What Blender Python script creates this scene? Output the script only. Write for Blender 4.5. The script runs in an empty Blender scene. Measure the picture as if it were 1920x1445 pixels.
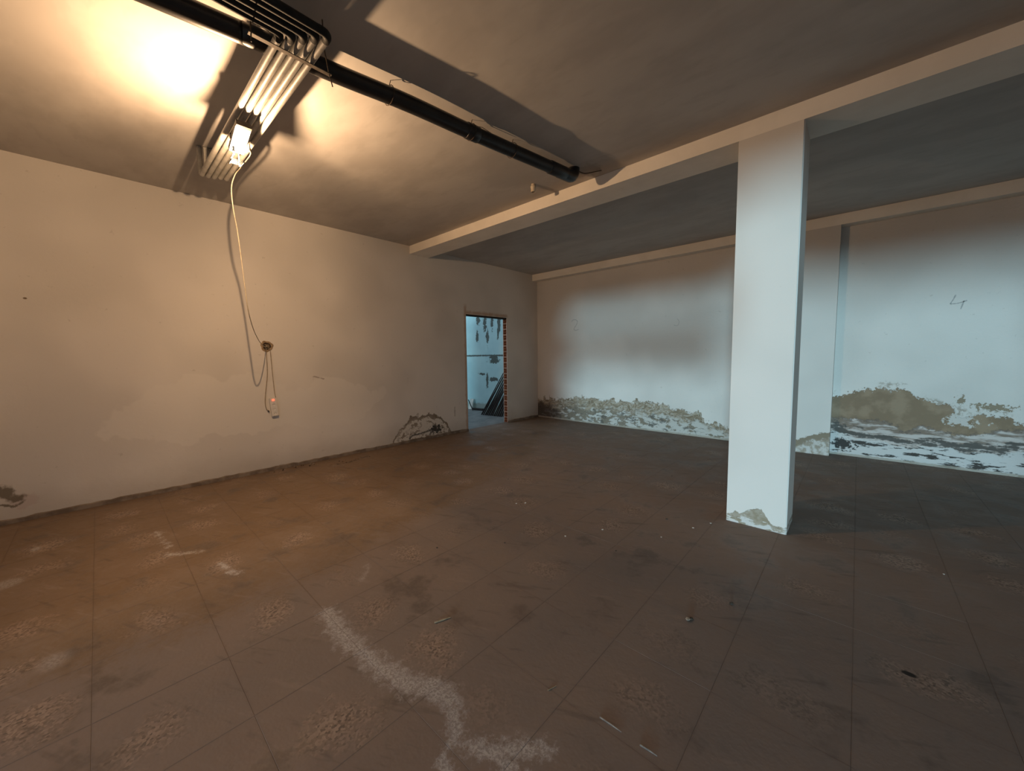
import bpy, bmesh, math, random
from mathutils import Vector, Matrix

random.seed(7)
scene = bpy.context.scene
C = scene.collection

# ------------------------------------------------------------------ camera
cam_d = bpy.data.cameras.new('camera')
cam_d.sensor_width = 36.0
cam_d.sensor_fit = 'HORIZONTAL'
cam_d.lens = 708.256 / 1920 * 36
cam_d.clip_start = 0.02
cam = bpy.data.objects.new('camera', cam_d)
C.objects.link(cam)
r_ = Vector((0.73864203, 0.67398815, -0.01216241))
u_ = Vector((-0.04401221, 0.06622248, 0.99683374))
f_ = Vector((-0.67265956, 0.735768, -0.07857841))
CAM = Vector((4.9467, -6.2162, 1.29))
cam.matrix_world = Matrix(((r_.x, u_.x, -f_.x, CAM.x), (r_.y, u_.y, -f_.y, CAM.y),
                           (r_.z, u_.z, -f_.z, CAM.z), (0, 0, 0, 1)))
scene.camera = cam

# ------------------------------------------------------------------ world, daylight, exposure
scene.view_settings.view_transform = 'Standard'
scene.view_settings.look = 'None'
scene.view_settings.gamma = 1.0
scene.view_settings.use_curve_mapping = False
scene.view_settings.exposure = 0.0
scene.cycles.adaptive_threshold = 0.08

world = bpy.data.worlds.new('sky')
scene.world = world
world.use_nodes = True
bg = world.node_tree.nodes['Background']
bg.inputs['Color'].default_value = (0.62, 0.80, 1.0, 1)
bg.inputs['Strength'].default_value = 1.10

# low hazy morning sun shining straight in through the open shop front behind the camera
sun_d = bpy.data.lights.new('hazy_sun', 'SUN')
sun_d.energy = 2.3
sun_d.color = (0.49, 0.83, 1.0)
sun_d.angle = math.radians(6.5)
sun = bpy.data.objects.new('hazy_sun', sun_d)
C.objects.link(sun)
sun_dir = Vector((-0.20, 1.0, -0.070)).normalized()      # the way the light travels
sun.rotation_euler = sun_dir.to_track_quat('-Z', 'Y').to_euler()
sun.location = (5, -30, 4)
BULB_WATTS = 112.0

# ------------------------------------------------------------------ sizes
HC = 2.918                 # ceiling
YB0, YB1, ZB = -3.0065, -2.681, 2.8035      # beam
XC0, XC1 = 4.2471, 4.6281                   # column
YD0, YD1, ZD = -1.944, -0.9375, 2.004       # doorway in the left wall
TW = 0.10                                   # left wall thickness
DT, ZT, XA = 0.1583, 2.793, 4.734           # frame of the back wall
XR, YF = 8.4, -8.2                          # right wall, shop front
XN = -3.4                                   # far side of the next room
TILE, TX0, TY0 = 0.40, 2.987, -5.516

# ------------------------------------------------------------------ node helpers
class S:
    def __init__(s, g, sock): s.g, s.s = g, sock
    def _b(s, op, o, rev=False):
        return s.g.m(op, o, s) if rev else s.g.m(op, s, o)
    def __add__(s, o): return s._b('ADD', o)
    __radd__ = __add__
    def __mul__(s, o): return s._b('MULTIPLY', o)
    __rmul__ = __mul__
    def __sub__(s, o): return s._b('SUBTRACT', o)
    def __rsub__(s, o): return s._b('SUBTRACT', o, True)
    def __truediv__(s, o): return s._b('DIVIDE', o)

class G:
    """a material with a small expression language for its nodes"""
    def __init__(g, name, rough=0.85):
        g.mat = bpy.data.materials.new(name)
        g.mat.use_nodes = True
        g.nt = g.mat.node_tree
        g.bsdf = g.nt.nodes['Principled BSDF']
        g.bsdf.inputs['Roughness'].default_value = rough
        g.bsdf.inputs['Specular IOR Level'].default_value = 0.3
        geo = g.nt.nodes.new('ShaderNodeNewGeometry')
        g.pos = geo.outputs['Position']
        g.nor = geo.outputs['Normal']
        sp = g.nt.nodes.new('ShaderNodeSeparateXYZ')
        g.nt.links.new(g.pos, sp.inputs[0])
        g.x, g.y, g.z = (S(g, sp.outputs[i]) for i in range(3))
        g.p, g.dim = g.pos, '3D'
    def flat(g, a, b):
        """noise in the plane of a flat surface: cheaper than in space"""
        g.p, g.dim = g.vec(a, b), '2D'
    def put(g, sock, v):
        if isinstance(v, S): g.nt.links.new(v.s, sock)
        elif isinstance(v, (tuple, list)):
            sock.default_value = tuple(v) + ((1,) if len(v) == 3 and len(sock.default_value) == 4 else ())
        elif isinstance(v, (int, float)): sock.default_value = v
        else: g.nt.links.new(v, sock)
    def m(g, op, a, b=None, c=None, clamp=False):
        n = g.nt.nodes.new('ShaderNodeMath'); n.operation = op; n.use_clamp = clamp
        for i, v in enumerate((a, b, c)):
            if v is not None: g.put(n.inputs[i], v)
        return S(g, n.outputs[0])
    def vec(g, x, y, z=0.0):
        n = g.nt.nodes.new('ShaderNodeCombineXYZ')
        for i, v in enumerate((x, y, z)): g.put(n.inputs[i], v)
        return n.outputs[0]
    def noise(g, scale, detail=4, rough=0.55, vec=None, dist=0.0):
        n = g.nt.nodes.new('ShaderNodeTexNoise')
        n.noise_dimensions = g.dim
        g.nt.links.new(vec or g.p, n.inputs['Vector'])
        n.inputs['Scale'].default_value = scale; n.inputs['Detail'].default_value = detail
        n.inputs['Roughness'].default_value = rough; n.inputs['Distortion'].default_value = dist
        return S(g, n.outputs[0])
    def voro(g, scale, vec=None, feature='F1', out='Distance'):
        n = g.nt.nodes.new('ShaderNodeTexVoronoi'); n.feature = feature
        n.voronoi_dimensions = g.dim; g.nt.links.new(vec or g.p, n.inputs['Vector']); n.inputs['Scale'].default_value = scale
        return S(g, n.outputs[out])
    def white(g, vec):
        n = g.nt.nodes.new('ShaderNodeTexWhiteNoise'); n.noise_dimensions = '3D'
        g.nt.links.new(vec, n.inputs['Vector'])
        return n
    def step(g, v, a, b):
        """smooth 0..1 as v runs from a to b (a may be above b)"""
        n = g.nt.nodes.new('ShaderNodeMapRange'); n.interpolation_type = 'SMOOTHSTEP'
        g.put(n.inputs['Value'], v)
        if a < b: lo, hi, t0, t1 = a, b, 0, 1
        else: lo, hi, t0, t1 = b, a, 1, 0
        n.inputs['From Min'].default_value = lo; n.inputs['From Max'].default_value = hi
        n.inputs['To Min'].default_value = t0; n.inputs['To Max'].default_value = t1
        return S(g, n.outputs[0])
    def mix(g, f, a, b):
        n = g.nt.nodes.new('ShaderNodeMix'); n.data_type = 'RGBA'
        g.put(n.inputs[0], f); g.put(n.inputs[6], a); g.put(n.inputs[7], b)
        return S(g, n.outputs[2])
    def curve(g, v, pts):
        """piecewise linear function of v through pts"""
        x0, x1 = pts[0][0], pts[-1][0]
        y1 = max(p[1] for p in pts) * 1.001 + 1e-6
        n = g.nt.nodes.new('ShaderNodeFloatCurve')
        cu = n.mapping.curves[0]
        q = [((x - x0) / (x1 - x0), y / y1) for x, y in pts]
        cu.points[0].location = q[0]; cu.points[-1].location = q[-1]
        for a in q[1:-1]: cu.points.new(*a)
        for pt in cu.points: pt.handle_type = 'VECTOR'
        n.mapping.extend = 'HORIZONTAL'; n.mapping.update()
        g.put(n.inputs['Value'], (v - x0) * (1.0 / (x1 - x0)))
        return S(g, n.outputs[0]) * y1
    def seg(g, px, py, a, b):
        """distance to the segment a-b"""
        bx, by = b[0] - a[0], b[1] - a[1]; L = bx * bx + by * by
        dx, dy = px - a[0], py - a[1]
        h = g.m('MULTIPLY', dx * bx + dy * by, 1.0 / L, clamp=True)
        ex, ey = dx - h * bx, dy - h * by
        return g.m('SQRT', ex * ex + ey * ey)
    def line(g, px, py, pts):
        d = None
        for a, b in zip(pts[:-1], pts[1:]):
            e = g.seg(px, py, a, b); d = e if d is None else g.m('MINIMUM', d, e)
        return d
    def spot(g, px, py, c, rx, ry):
        """normalised distance from an ellipse centre"""
        dx, dy = (px - c[0]) * (1 / rx), (py - c[1]) * (1 / ry)
        return g.m('SQRT', dx * dx + dy * dy)
    def mx(g, a, b): return g.m('MAXIMUM', a, b)
    def done(g, col, height=None, dist=0.004, strength=0.5, rough=None):
        g.put(g.bsdf.inputs['Base Color'], col)
        if rough is not None: g.put(g.bsdf.inputs['Roughness'], rough)
        if height is not None:
            b = g.nt.nodes.new('ShaderNodeBump'); b.inputs['Strength'].default_value = strength
            b.inputs['Distance'].default_value = dist
            g.put(b.inputs['Height'], height); g.nt.links.new(b.outputs[0], g.bsdf.inputs['Normal'])
        return g.mat

# ------------------------------------------------------------------ materials
PAINT_A, PAINT_B = (0.66, 0.62, 0.57), (0.58, 0.545, 0.50)
FLOOR_A, FLOOR_B = (0.225, 0.172, 0.142), (0.195, 0.160, 0.140)
TAN, SALT, DARK = (0.27, 0.215, 0.15), (0.72, 0.70, 0.67), (0.055, 0.05, 0.045)

def paint_base(g, k=1.0):
    big = g.noise(0.9, 2, 0.5)
    fine = g.noise(30, 2, 0.6)
    a = tuple(v * k for v in PAINT_A); b = tuple(v * k for v in PAINT_B)
    col = g.mix(g.step(big, 0.35, 0.68), a, b)
    spk = g.step(g.noise(13, 3, 0.7), 0.70, 0.78)
    col = g.mix(spk * 0.25, col, (0.30, 0.27, 0.23))
    return col, fine

def mat_wall_left():
    g = G('left_wall_paint')
    y, z = g.y, g.z
    g.flat(y, z)
    col, fine = paint_base(g)
    nA, nB, nC = g.noise(2.6, 3, 0.6), g.noise(9, 4, 0.65), g.noise(24, 3, 0.65)
    # repaired, slightly brighter patches of filler below eye level
    n1 = nA
    rep = g.step(g.spot(y, z, (-5.35, 0.78), 0.9, 0.34) + (n1 - 0.5) * 1.1, 1.0, 0.92)
    rep2 = g.step(g.spot(y, z, (-4.2, 0.72), 0.75, 0.30) + (n1 - 0.5) * 1.1, 1.0, 0.92)
    col = g.mix(g.mx(rep, rep2) * 0.45, col, (0.69, 0.655, 0.60))
    # grime along the foot of the wall
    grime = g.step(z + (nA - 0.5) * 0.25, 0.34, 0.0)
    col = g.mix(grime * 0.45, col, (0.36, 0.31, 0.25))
    # raw, rusty plaster edge around the doorway
    dj = g.m('ABSOLUTE', y - (YD0 - 0.015))
    edge = g.step(dj + (nB - 0.5) * 0.05, 0.045, 0.01) * g.step(z, 2.2, 2.1)
    edge2 = g.step(g.m('ABSOLUTE', z - (ZD + 0.03)) + (nB - 0.5) * 0.08, 0.05, 0.0) * g.step(y, YD0 - .06, YD0) * g.step(y, YD1 + .05, YD1)
    edge3 = g.step(z + (nB - 0.5) * 0.1, 0.07, 0.0) * g.step(y, -1.0, -0.9)
    col = g.mix(g.mx(g.mx(edge, edge2), edge3) * 0.6, col, (0.36, 0.19, 0.09))
    # blistered mound of peeling paint near the doorway
    top = g.curve(y, [(-3.42, 0.0), (-3.35, .13), (-3.29, .24), (-3.15, .283), (-3.09, .379), (-3.0, .4), (-2.85, .389), (-2.766, .412),
                      (-2.647, .364), (-2.504, .294), (-2.4, .193), (-2.36, .116), (-2.29, 0.0)])
    wob = (nB - 0.5) * 0.40
    inside = top - z + wob * 0.5
    m_in = g.step(inside, 0.0, 0.02)
    rim = g.step(inside, -0.008, 0.0) * g.step(inside, 0.075, 0.02) * g.step(nA, 0.22, 0.36)
    rings = g.m('ABSOLUTE', g.m('SINE', (inside + wob * 0.35) * 30))
    ring = g.step(rings, 0.66, 0.94) * m_in * g.step(nA, 0.30, 0.46)
    col = g.mix(m_in * 0.6, col, (0.64, 0.60, 0.53))
    col = g.mix(ring * 0.85, col, (0.20, 0.155, 0.11))
    col = g.mix(rim * 0.85, col, (0.17, 0.13, 0.09))
    hole = g.step(g.spot(y, z, (-2.63, 0.13), 0.115, 0.065) + (nC - 0.5) * 3.0, 1.0, 0.8)
    crack = g.step(g.line(y, z, [(-3.11, 0.06), (-3.06, 0.10), (-2.92, 0.105), (-2.74, 0.13)]) + (nC - .5) * 0.03, 0.018, 0.008)
    col = g.mix(g.mx(hole, crack * 0.8), col, DARK)
    # mould beside the left edge of the picture
    mo = g.line(y, z, [(-6.95, 0.33), (-6.80, 0.27), (-6.76, 0.20), (-6.70, 0.17)])
    mm = g.step(mo + (nB - 0.5) * 0.16, 0.05, 0.015)
    mo2 = g.line(y, z, [(-6.9, 0.17), (-6.80, 0.16), (-6.74, 0.13), (-6.70, 0.155)])
    mm2 = g.step(mo2 + (nC - 0.5) * 0.03, 0.014, 0.004)
    mp = g.step(g.spot(y, z, (-6.69, 0.16), 0.09, 0.07) + (nC - .5), 1.0, 0.6)
    col = g.mix(mp * 0.35, col, (0.42, 0.30, 0.28))
    col = g.mix(g.mx(mm, mm2) * 0.85, col, (0.12, 0.095, 0.06))
    # scuffs, drips and nail holes
    sc = g.step(g.line(y, z, [(-4.43, 1.065), (-4.38, 1.05), (-4.31, 1.03)]) + (nC - .5) * 0.03, 0.012, 0.0)
    dr = g.step(g.line(y, z, [(-2.232, 0.44), (-2.232, 0.30)]) + (nC - .5) * 0.04, 0.02, 0.004)
    nh = g.step(g.spot(y, z, (-6.573, 1.796), 0.014, 0.010), 1.0, 0.5)
    col = g.mix(g.mx(g.mx(sc * 0.6, dr * 0.45), nh), col, (0.16, 0.12, 0.08))
    h = nC * 0.3 + nA * 1.2 - m_in * 0.9
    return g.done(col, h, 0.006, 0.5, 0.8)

def mat_wall_back():
    g = G('back_wall_paint')
    x, z = g.x, g.z
    g.flat(x, z)
    col, fine = paint_base(g)
    # ---- left bay: flaking band of paint above the floor
    n = g.noise(7, 5, 0.65); nf = g.noise(26, 4, 0.7)
    t1 = g.curve(x, [(0.0, .42), (.6, .455), (.96, .49), (1.24, .505), (1.59, .5), (1.92, .485), (2.24, .495), (2.48, .49), (2.68, .475),
                     (2.85, .43), (3.0, .40), (3.156, .40), (3.191, .33), (3.31, .285), (3.44, .23), (3.6, .21), (4.3, .18)])
    drips = g.step(g.noise(9, 2, 0.5, g.vec(x * 1.0, 3.0)), 0.56, 0.66) * 0.05
    e1 = t1 - z + (n - 0.5) * 0.22 + (nf - 0.5) * 0.13 + drips - 0.03
    bay1 = g.step(x, 4.4, 4.35)
    peel1 = g.step(e1, 0.0, 0.012) * bay1
    sc1 = g.vec(x * 1.0, z * 2.0)
    mott = g.noise(7.5, 4, 0.7, sc1, 0.8)
    low = g.step(z - t1 * 0.58 + (n - 0.5) * 0.35, 0.05, -0.05)
    ca = g.mix(g.step(mott, 0.40, 0.62), (0.20, 0.155, 0.105), (0.34, 0.275, 0.20))
    curl = g.step(g.m('ABSOLUTE', g.noise(5.0, 3, 0.6, sc1, 1.2) - 0.5), 0.045, 0.015)
    salt = g.step(g.noise(6, 4, 0.7, sc1) + g.step(x, 0.6, 3.4) * 0.16, 0.53, 0.60)
    cb = g.mix(salt, (0.20, 0.168, 0.128), (0.47, 0.45, 0.41))
    cb = g.mix(g.step(mott, 0.44, 0.36) * 0.8, cb, (0.085, 0.08, 0.07))
    ca = g.mix(curl * 0.5, ca, (0.55, 0.52, 0.46))
    c1 = g.mix(low, ca, cb)
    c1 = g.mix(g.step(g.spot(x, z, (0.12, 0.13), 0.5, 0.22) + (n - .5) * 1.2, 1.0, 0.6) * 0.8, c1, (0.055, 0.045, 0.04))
    col = g.mix(peel1, col, c1)
    # ---- right bay: bare plaster, salt and black mould in layers
    t2 = g.curve(x, [(4.745, .72), (4.825, .75), (4.967, .85), (5.108, .85), (5.225, .865), (5.355, .85), (5.437, .80), (5.515, .76), (5.592, .722),
                     (5.723, .705), (5.757, .61), (5.868, .605), (6.0, .625), (6.127, .605), (6.15, .555), (6.3, .55), (7.2, .6), (8.4, .5)])
    m2 = g.curve(x, [(4.756, .469), (4.948, .464), (5.227, .457), (5.395, .36), (5.516, .432), (5.682, .397), (5.893, .392), (6.061, .445), (6.21, .505), (8.4, .45)])
    d2 = g.curve(x, [(4.762, .345), (4.957, .285), (5.221, .25), (5.402, .225), (5.615, .27), (5.901, .25), (6.096, .27), (6.218, .33), (8.4, .28)])
    e2 = t2 - z + (n - 0.5) * 0.16 + (nf - 0.5) * 0.15 - 0.01
    bay2 = g.step(x, 4.70, 4.72)
    peel2 = g.step(e2, 0.0, 0.012) * bay2
    fl = g.step(g.m('ABSOLUTE', e2 + 0.05) + (nf - 0.5) * 0.25, 0.035, 0.0) * g.step(g.noise(4, 3), 0.5, 0.6) * bay2
    isl = g.step(g.spot(x, z, (5.99, 0.70), 0.12, 0.035) + (nf - 0.5) * 4.5 + (n - .5) * 3, 1.0, 0.8) * bay2
    isl2 = g.step(g.spot(x, z, (5.79, 0.755), 0.04, 0.045) + (nf - 0.5) * 5 + (n - .5) * 3, 0.8, 0.6) * bay2
    ct = g.mix(g.step(g.noise(5, 4), 0.4, 0.65), (0.22, 0.155, 0.10), (0.29, 0.21, 0.14))
    lay = g.vec(x * 0.9, z * 5.0)
    ln = g.noise(4.0, 4, 0.65, lay)
    below = g.step(z - m2 + (n - .5) * 0.14 + (nf - .5) * .05, 0.01, -0.01)
    seam = g.step(g.m('ABSOLUTE', z - m2 + (n - .5) * 0.14) + (nf - .5) * 0.10, 0.02, 0.0)
    cs = g.mix(g.step(ln, 0.40, 0.62), (0.21, 0.16, 0.125), (0.52, 0.46, 0.42))
    c2 = g.mix(below, ct, cs)
    c2 = g.mix(seam * 0.7, c2, (0.13, 0.10, 0.08))
    isle = g.step(g.spot(x, z, (5.80, 0.545), 0.14, 0.055) + (nf - 0.5) * 3.5 + (n - .5) * 4, 1.0, 0.6)
    c2 = g.mix(isle * 0.8, c2, (0.60, 0.57, 0.53))
    dn = z - d2 + (n - .5) * 0.17
    dark = g.step(g.m('ABSOLUTE', dn) + (nf - .5) * 0.13 + (ln - .5) * 0.30, 0.050, 0.015)
    c2 = g.mix(dark * 0.9, c2, (0.085, 0.08, 0.072))
    under = g.step(dn, -0.035, -0.06)
    bl = g.step(g.noise(3.2, 5, 0.7, g.vec(x * 1.0 + 2.0, z * 4.5)), 0.55, 0.60)
    cu = g.mix(bl, (0.55, 0.53, 0.505), (0.06, 0.054, 0.048))
    blk = g.step(g.spot(x, z, (4.87, 0.14), 0.11, 0.07) + (nf - 0.5) * 2.5 + (n - .5) * 2, 1.0, 0.8)
    cu = g.mix(blk, cu, (0.05, 0.048, 0.045))
    c2 = g.mix(under, c2, cu)
    col = g.mix(peel2, col, c2)
    col = g.mix(g.mx(g.mx(fl * 0.7, isl), isl2), col, (0.25, 0.20, 0.14))
    # cement fillet at the floor
    fil = g.step(z + (nf - .5) * 0.02, 0.035, 0.02)
    col = g.mix(fil * 0.8, col, (0.33, 0.29, 0.235))
    h = nf * 0.8 + n * 0.6 - (peel1 + peel2) * 1.6
    return g.done(col, h, 0.007, 0.6, 0.85)

def mat_pillar():
    g = G('pillar_paint')
    x, z = g.x, g.z
    col, fine = paint_base(g)
    t = g.curve(x, [(4.3, .15), (4.405, .155), (4.525, .235), (4.623, .273), (4.746, .30)])
    nf = g.noise(18, 4, 0.65)
    e = t - z + (nf - .5) * 0.12
    pe = g.step(e, 0.0, 0.01)
    band = g.step(e, 0.10, 0.06)
    c = g.mix(band, g.mix(g.step(nf, .4, .6), (0.33, 0.28, 0.22), (0.55, 0.52, 0.48)), (0.24, 0.195, 0.14))
    col = g.mix(pe, col, c)
    return g.done(col, fine * 0.2 - pe * 1.2, 0.006, 0.5)

def mat_column():
    g = G('column_paint')
    x, y, z = g.x, g.y, g.z
    col, fine = paint_base(g, 1.12)
    t = g.curve(x, [(4.247, .05), (4.287, .07), (4.31, .093), (4.337, .077), (4.357, .09), (4.382, .116), (4.413, .138), (4.473, .15), (4.489, .127),
                    (4.502, .104), (4.522, .072), (4.546, .05), (4.588, .043), (4.63, .055)])
    nf = g.noise(45, 4, 0.65)
    pe = g.step(t - z + (nf - .5) * 0.05, 0.0, 0.005)
    sal = g.step(g.noise(12, 5, .7, g.vec(x * 1.0, y, z * 2.5)) + g.step(z, 0.08, 0.0) * 0.12, 0.56, 0.63)
    c = g.mix(g.step(g.noise(22, 4), .4, .6), (0.30, 0.25, 0.175), (0.38, 0.33, 0.26))
    c = g.mix(sal * 0.9, c, (0.66, 0.64, 0.61))
    col = g.mix(pe, col, c)
    sm = g.step(g.noise(9, 5, .7), 0.63, 0.72) * g.step(z, 0.5, 0.1)
    col = g.mix(sm * 0.3, col, (0.4, 0.38, 0.34))
    return g.done(col, fine * 0.25 - pe * 1.0, 0.004, 0.5)

def mat_ceiling():
    g = G('ceiling_plaster')
    g.flat(g.x, g.y)
    cl = g.noise(1.3, 4, 0.6, g.vec(g.x * 1.0, g.y * 2.0))
    br = g.noise(6, 3, 0.6, g.vec(g.x * 0.5, g.y * 1.6))
    col = g.mix(g.step(cl, 0.36, 0.66), (0.505, 0.475, 0.44), (0.44, 0.41, 0.38))
    col = g.mix(g.step(br, 0.54, 0.72) * 0.25, col, (0.38, 0.35, 0.32))
    rough_edge = g.step(g.spot(g.x, g.y, (3.08, -3.18), 0.17, 0.12) + (g.noise(14, 4) - .5) * 1.2, 1.0, 0.7)
    col = g.mix(rough_edge * 0.5, col, (0.30, 0.25, 0.20))
    return g.done(col, g.noise(2.5, 2), 0.012, 0.35, 0.85)

def mat_tile():
    g = G('terrazzo_tile', 0.6)
    x, y = g.x, g.y
    g.flat(x, y)
    ux, uy = (x - TX0) * (1 / TILE), (y - TY0) * (1 / TILE)
    ix, iy = g.m('FLOOR', ux), g.m('FLOOR', uy)
    w = g.white(g.vec(ix, iy, 1.0))
    rnd = S(g, w.outputs['Value'])
    sep = g.nt.nodes.new('ShaderNodeSeparateColor'); g.nt.links.new(w.outputs['Color'], sep.inputs[0])
    ra, rb, rc = (S(g, sep.outputs[i]) for i in range(3))
    fx, fy = ux - ix - 0.5, uy - iy - 0.5
    big = g.noise(0.75, 3, 0.6)
    mid = g.noise(3.4, 4, 0.68)
    gr = g.noise(24, 4, 0.75)
    fine = g.noise(95, 2, 0.7)
    # grimy film over the terrazzo
    col = g.mix(g.step(big, 0.35, 0.65), FLOOR_A, FLOOR_B)
    # warm lamp light painted into the tile colour towards the left wall
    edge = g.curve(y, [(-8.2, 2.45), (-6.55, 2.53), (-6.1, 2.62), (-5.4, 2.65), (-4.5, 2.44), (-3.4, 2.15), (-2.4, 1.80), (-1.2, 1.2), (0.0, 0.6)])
    warm_lit = g.step(x - edge + (mid - .5) * 0.55 + (gr - .5) * 0.25, 0.16, -0.16)
    col = g.mix(warm_lit * 0.85, col, (0.180, 0.118, 0.068))
    col = g.mix(g.step(mid, 0.46, 0.72) * 0.40, col, (0.245, 0.185, 0.145))
    col = g.mix(g.step(mid, 0.46, 0.28) * 0.65, col, (0.098, 0.078, 0.066))
    col = g.mix(g.step(rb, 0.2, 1.0) * 0.22, col, (0.205, 0.148, 0.115))
    col = g.mix(g.step(gr, 0.38, 0.70) * 0.35, col, (0.205, 0.160, 0.132))
    # stone chips where the film is worn through
    chips = g.voro(120, None, 'F1', 'Color')
    cs = g.nt.nodes.new('ShaderNodeSeparateColor'); g.nt.links.new(chips.s, cs.inputs[0])
    chip = g.mix(g.step(S(g, cs.outputs[0]), 0.2, 0.8), (0.20, 0.145, 0.112), (0.345, 0.26, 0.205))
    chip = g.mix(g.step(S(g, cs.outputs[1]), 0.82, 0.86), chip, (0.11, 0.083, 0.066))
    dx, dy = fx - (ra - 0.5) * 0.30, fy - (rc - 0.5) * 0.30
    d = g.m('SQRT', dx * dx + dy * dy * 1.6)
    worn = g.step(d + (mid - .5) * 0.9 + (gr - .5) * 0.5, 0.46, 0.02) * g.step(rnd, 0.30, 0.75)
    col = g.mix(worn * 0.8, col, chip)
    # sweeping streaks
    st = g.noise(6, 3, .65, g.vec(x * 0.35 + y * 0.25, y * 2.4 - x * 1.2))
    col = g.mix(g.step(st, 0.60, 0.78) * 0.35, col, (0.27, 0.215, 0.18))
    col = g.mix(g.step(st, 0.40, 0.24) * 0.35, col, (0.075, 0.06, 0.05))
    # grout seams read as faint broken darker lines under the film
    se = g.m('MINIMUM', 0.5 - g.m('ABSOLUTE', fx), 0.5 - g.m('ABSOLUTE', fy))
    seam = g.step(se + (gr - .5) * 0.06, 0.024, 0.0)
    col = g.mix(seam * 0.13, col, (0.085, 0.065, 0.052))
    # white salt blooming out of the joints
    wn = (gr - 0.5) * 0.13 + (fine - .5) * 0.07 + (mid - .5) * 0.05
    e1 = g.line(x, y, [(3.01, -5.513), (3.26, -5.528), (3.40, -5.515), (3.56, -5.495), (3.69, -5.470), (3.785, -5.41), (3.86, -5.405)])
    e2 = g.line(x, y, [(3.86, -5.405), (3.91, -5.418), (3.955, -5.454), (4.0, -5.485), (4.10, -5.445), (4.16, -5.38), (4.24, -5.312)])
    e3 = g.line(x, y, [(3.99, -5.50), (4.02, -5.55), (4.08, -5.57)])
    e4 = g.line(x, y, [(4.10, -5.45), (4.17, -5.43), (4.26, -5.42)])
    m1 = g.step(e1 + wn * 1.2, 0.066, 0.012); m2 = g.step(e2 + wn * 1.2, 0.048, 0.006)
    m3 = g.step(g.m('MINIMUM', e3, e4) + wn, 0.032, 0.002)
    e5 = g.line(x, y, [(1.10, -6.0), (1.33, -5.985), (1.47, -5.96)])
    e6 = g.line(x, y, [(1.60, -6.0), (1.70, -5.89), (1.73, -5.84)])
    e7 = g.line(x, y, [(2.03, -5.77), (2.16, -5.755), (2.23, -5.73)])
    e9 = g.line(x, y, [(2.74, -5.16), (2.80, -5.19), (2.86, -5.25)])
    m5 = g.step(g.m('MINIMUM', g.m('MINIMUM', e5, e6), e7) + wn * 1.15, 0.026, -0.006)
    m9 = g.step(e9 + wn, 0.03, 0.0) * 0.45
    p1 = g.step(g.spot(x, y, (1.34, -6.66), 0.10, 0.09) + wn * 5, 1.0, 0.4) * 0.55
    p2 = g.step(g.spot(x, y, (2.44, -6.43), 0.10, 0.07) + wn * 4, 1.0, 0.2) * 0.45
    p3 = g.step(g.spot(x, y, (0.81, -6.59), 0.05, 0.03) + wn * 5, 1.0, 0.5) * 0.8
    salt = g.mx(g.mx(g.mx(m1, m2), g.mx(m3, m5)), g.mx(g.mx(m9, p1), g.mx(p2, p3)))
    sc = g.mix(g.step(fine, 0.36, 0.62), (0.28, 0.25, 0.235), (0.47, 0.44, 0.42))
    col = g.mix(salt * 0.85, col, sc)
    # darker brown line where the floor meets the left wall
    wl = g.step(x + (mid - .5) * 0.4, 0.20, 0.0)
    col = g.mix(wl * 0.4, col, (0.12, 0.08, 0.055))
    # oily ring close to the left wall, and a pit
    rg = g.line(x, y, [(0.30, -4.40), (0.36, -4.20), (0.30, -4.05), (0.24, -3.9)])
    col = g.mix(g.step(rg + (gr - .5) * 0.09, 0.02, -0.01) * 0.8, col, (0.035, 0.025, 0.018))
    pit = g.step(g.spot(x, y, (5.155, -4.106), 0.03, 0.018) + wn * 3, 1.0, 0.6)
    col = g.mix(pit, col, (0.02, 0.016, 0.013))
    rough = 0.55 + 0.22 * g.step(mid, 0.35, 0.6) + salt * 0.2
    return g.done(col, g.noise(30, 2, 0.7), 0.002, 0.35, rough)

def mat_simple(name, a, b, scale=6, rough=0.6, bump=0.0, metal=0.0, spec=None, dist=0.002):
    g = G(name, rough)
    n = g.noise(scale, 5, 0.6)
    col = g.mix(g.step(n, 0.38, 0.64), a, b)
    g.bsdf.inputs['Metallic'].default_value = metal
    if spec is not None: g.bsdf.inputs['Specular IOR Level'].default_value = spec
    return g.done(col, g.noise(scale * 5, 4) if bump else None, dist, bump)

def mat_glow(name, col, strength):
    m = bpy.data.materials.new(name); m.use_nodes = True
    nt = m.node_tree; nt.nodes.clear()
    out = nt.nodes.new('ShaderNodeOutputMaterial'); em = nt.nodes.new('ShaderNodeEmission')
    em.inputs['Color'].default_value = (*col, 1); em.inputs['Strength'].default_value = strength
    nt.links.new(em.outputs[0], out.inputs[0])
    return m

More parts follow.
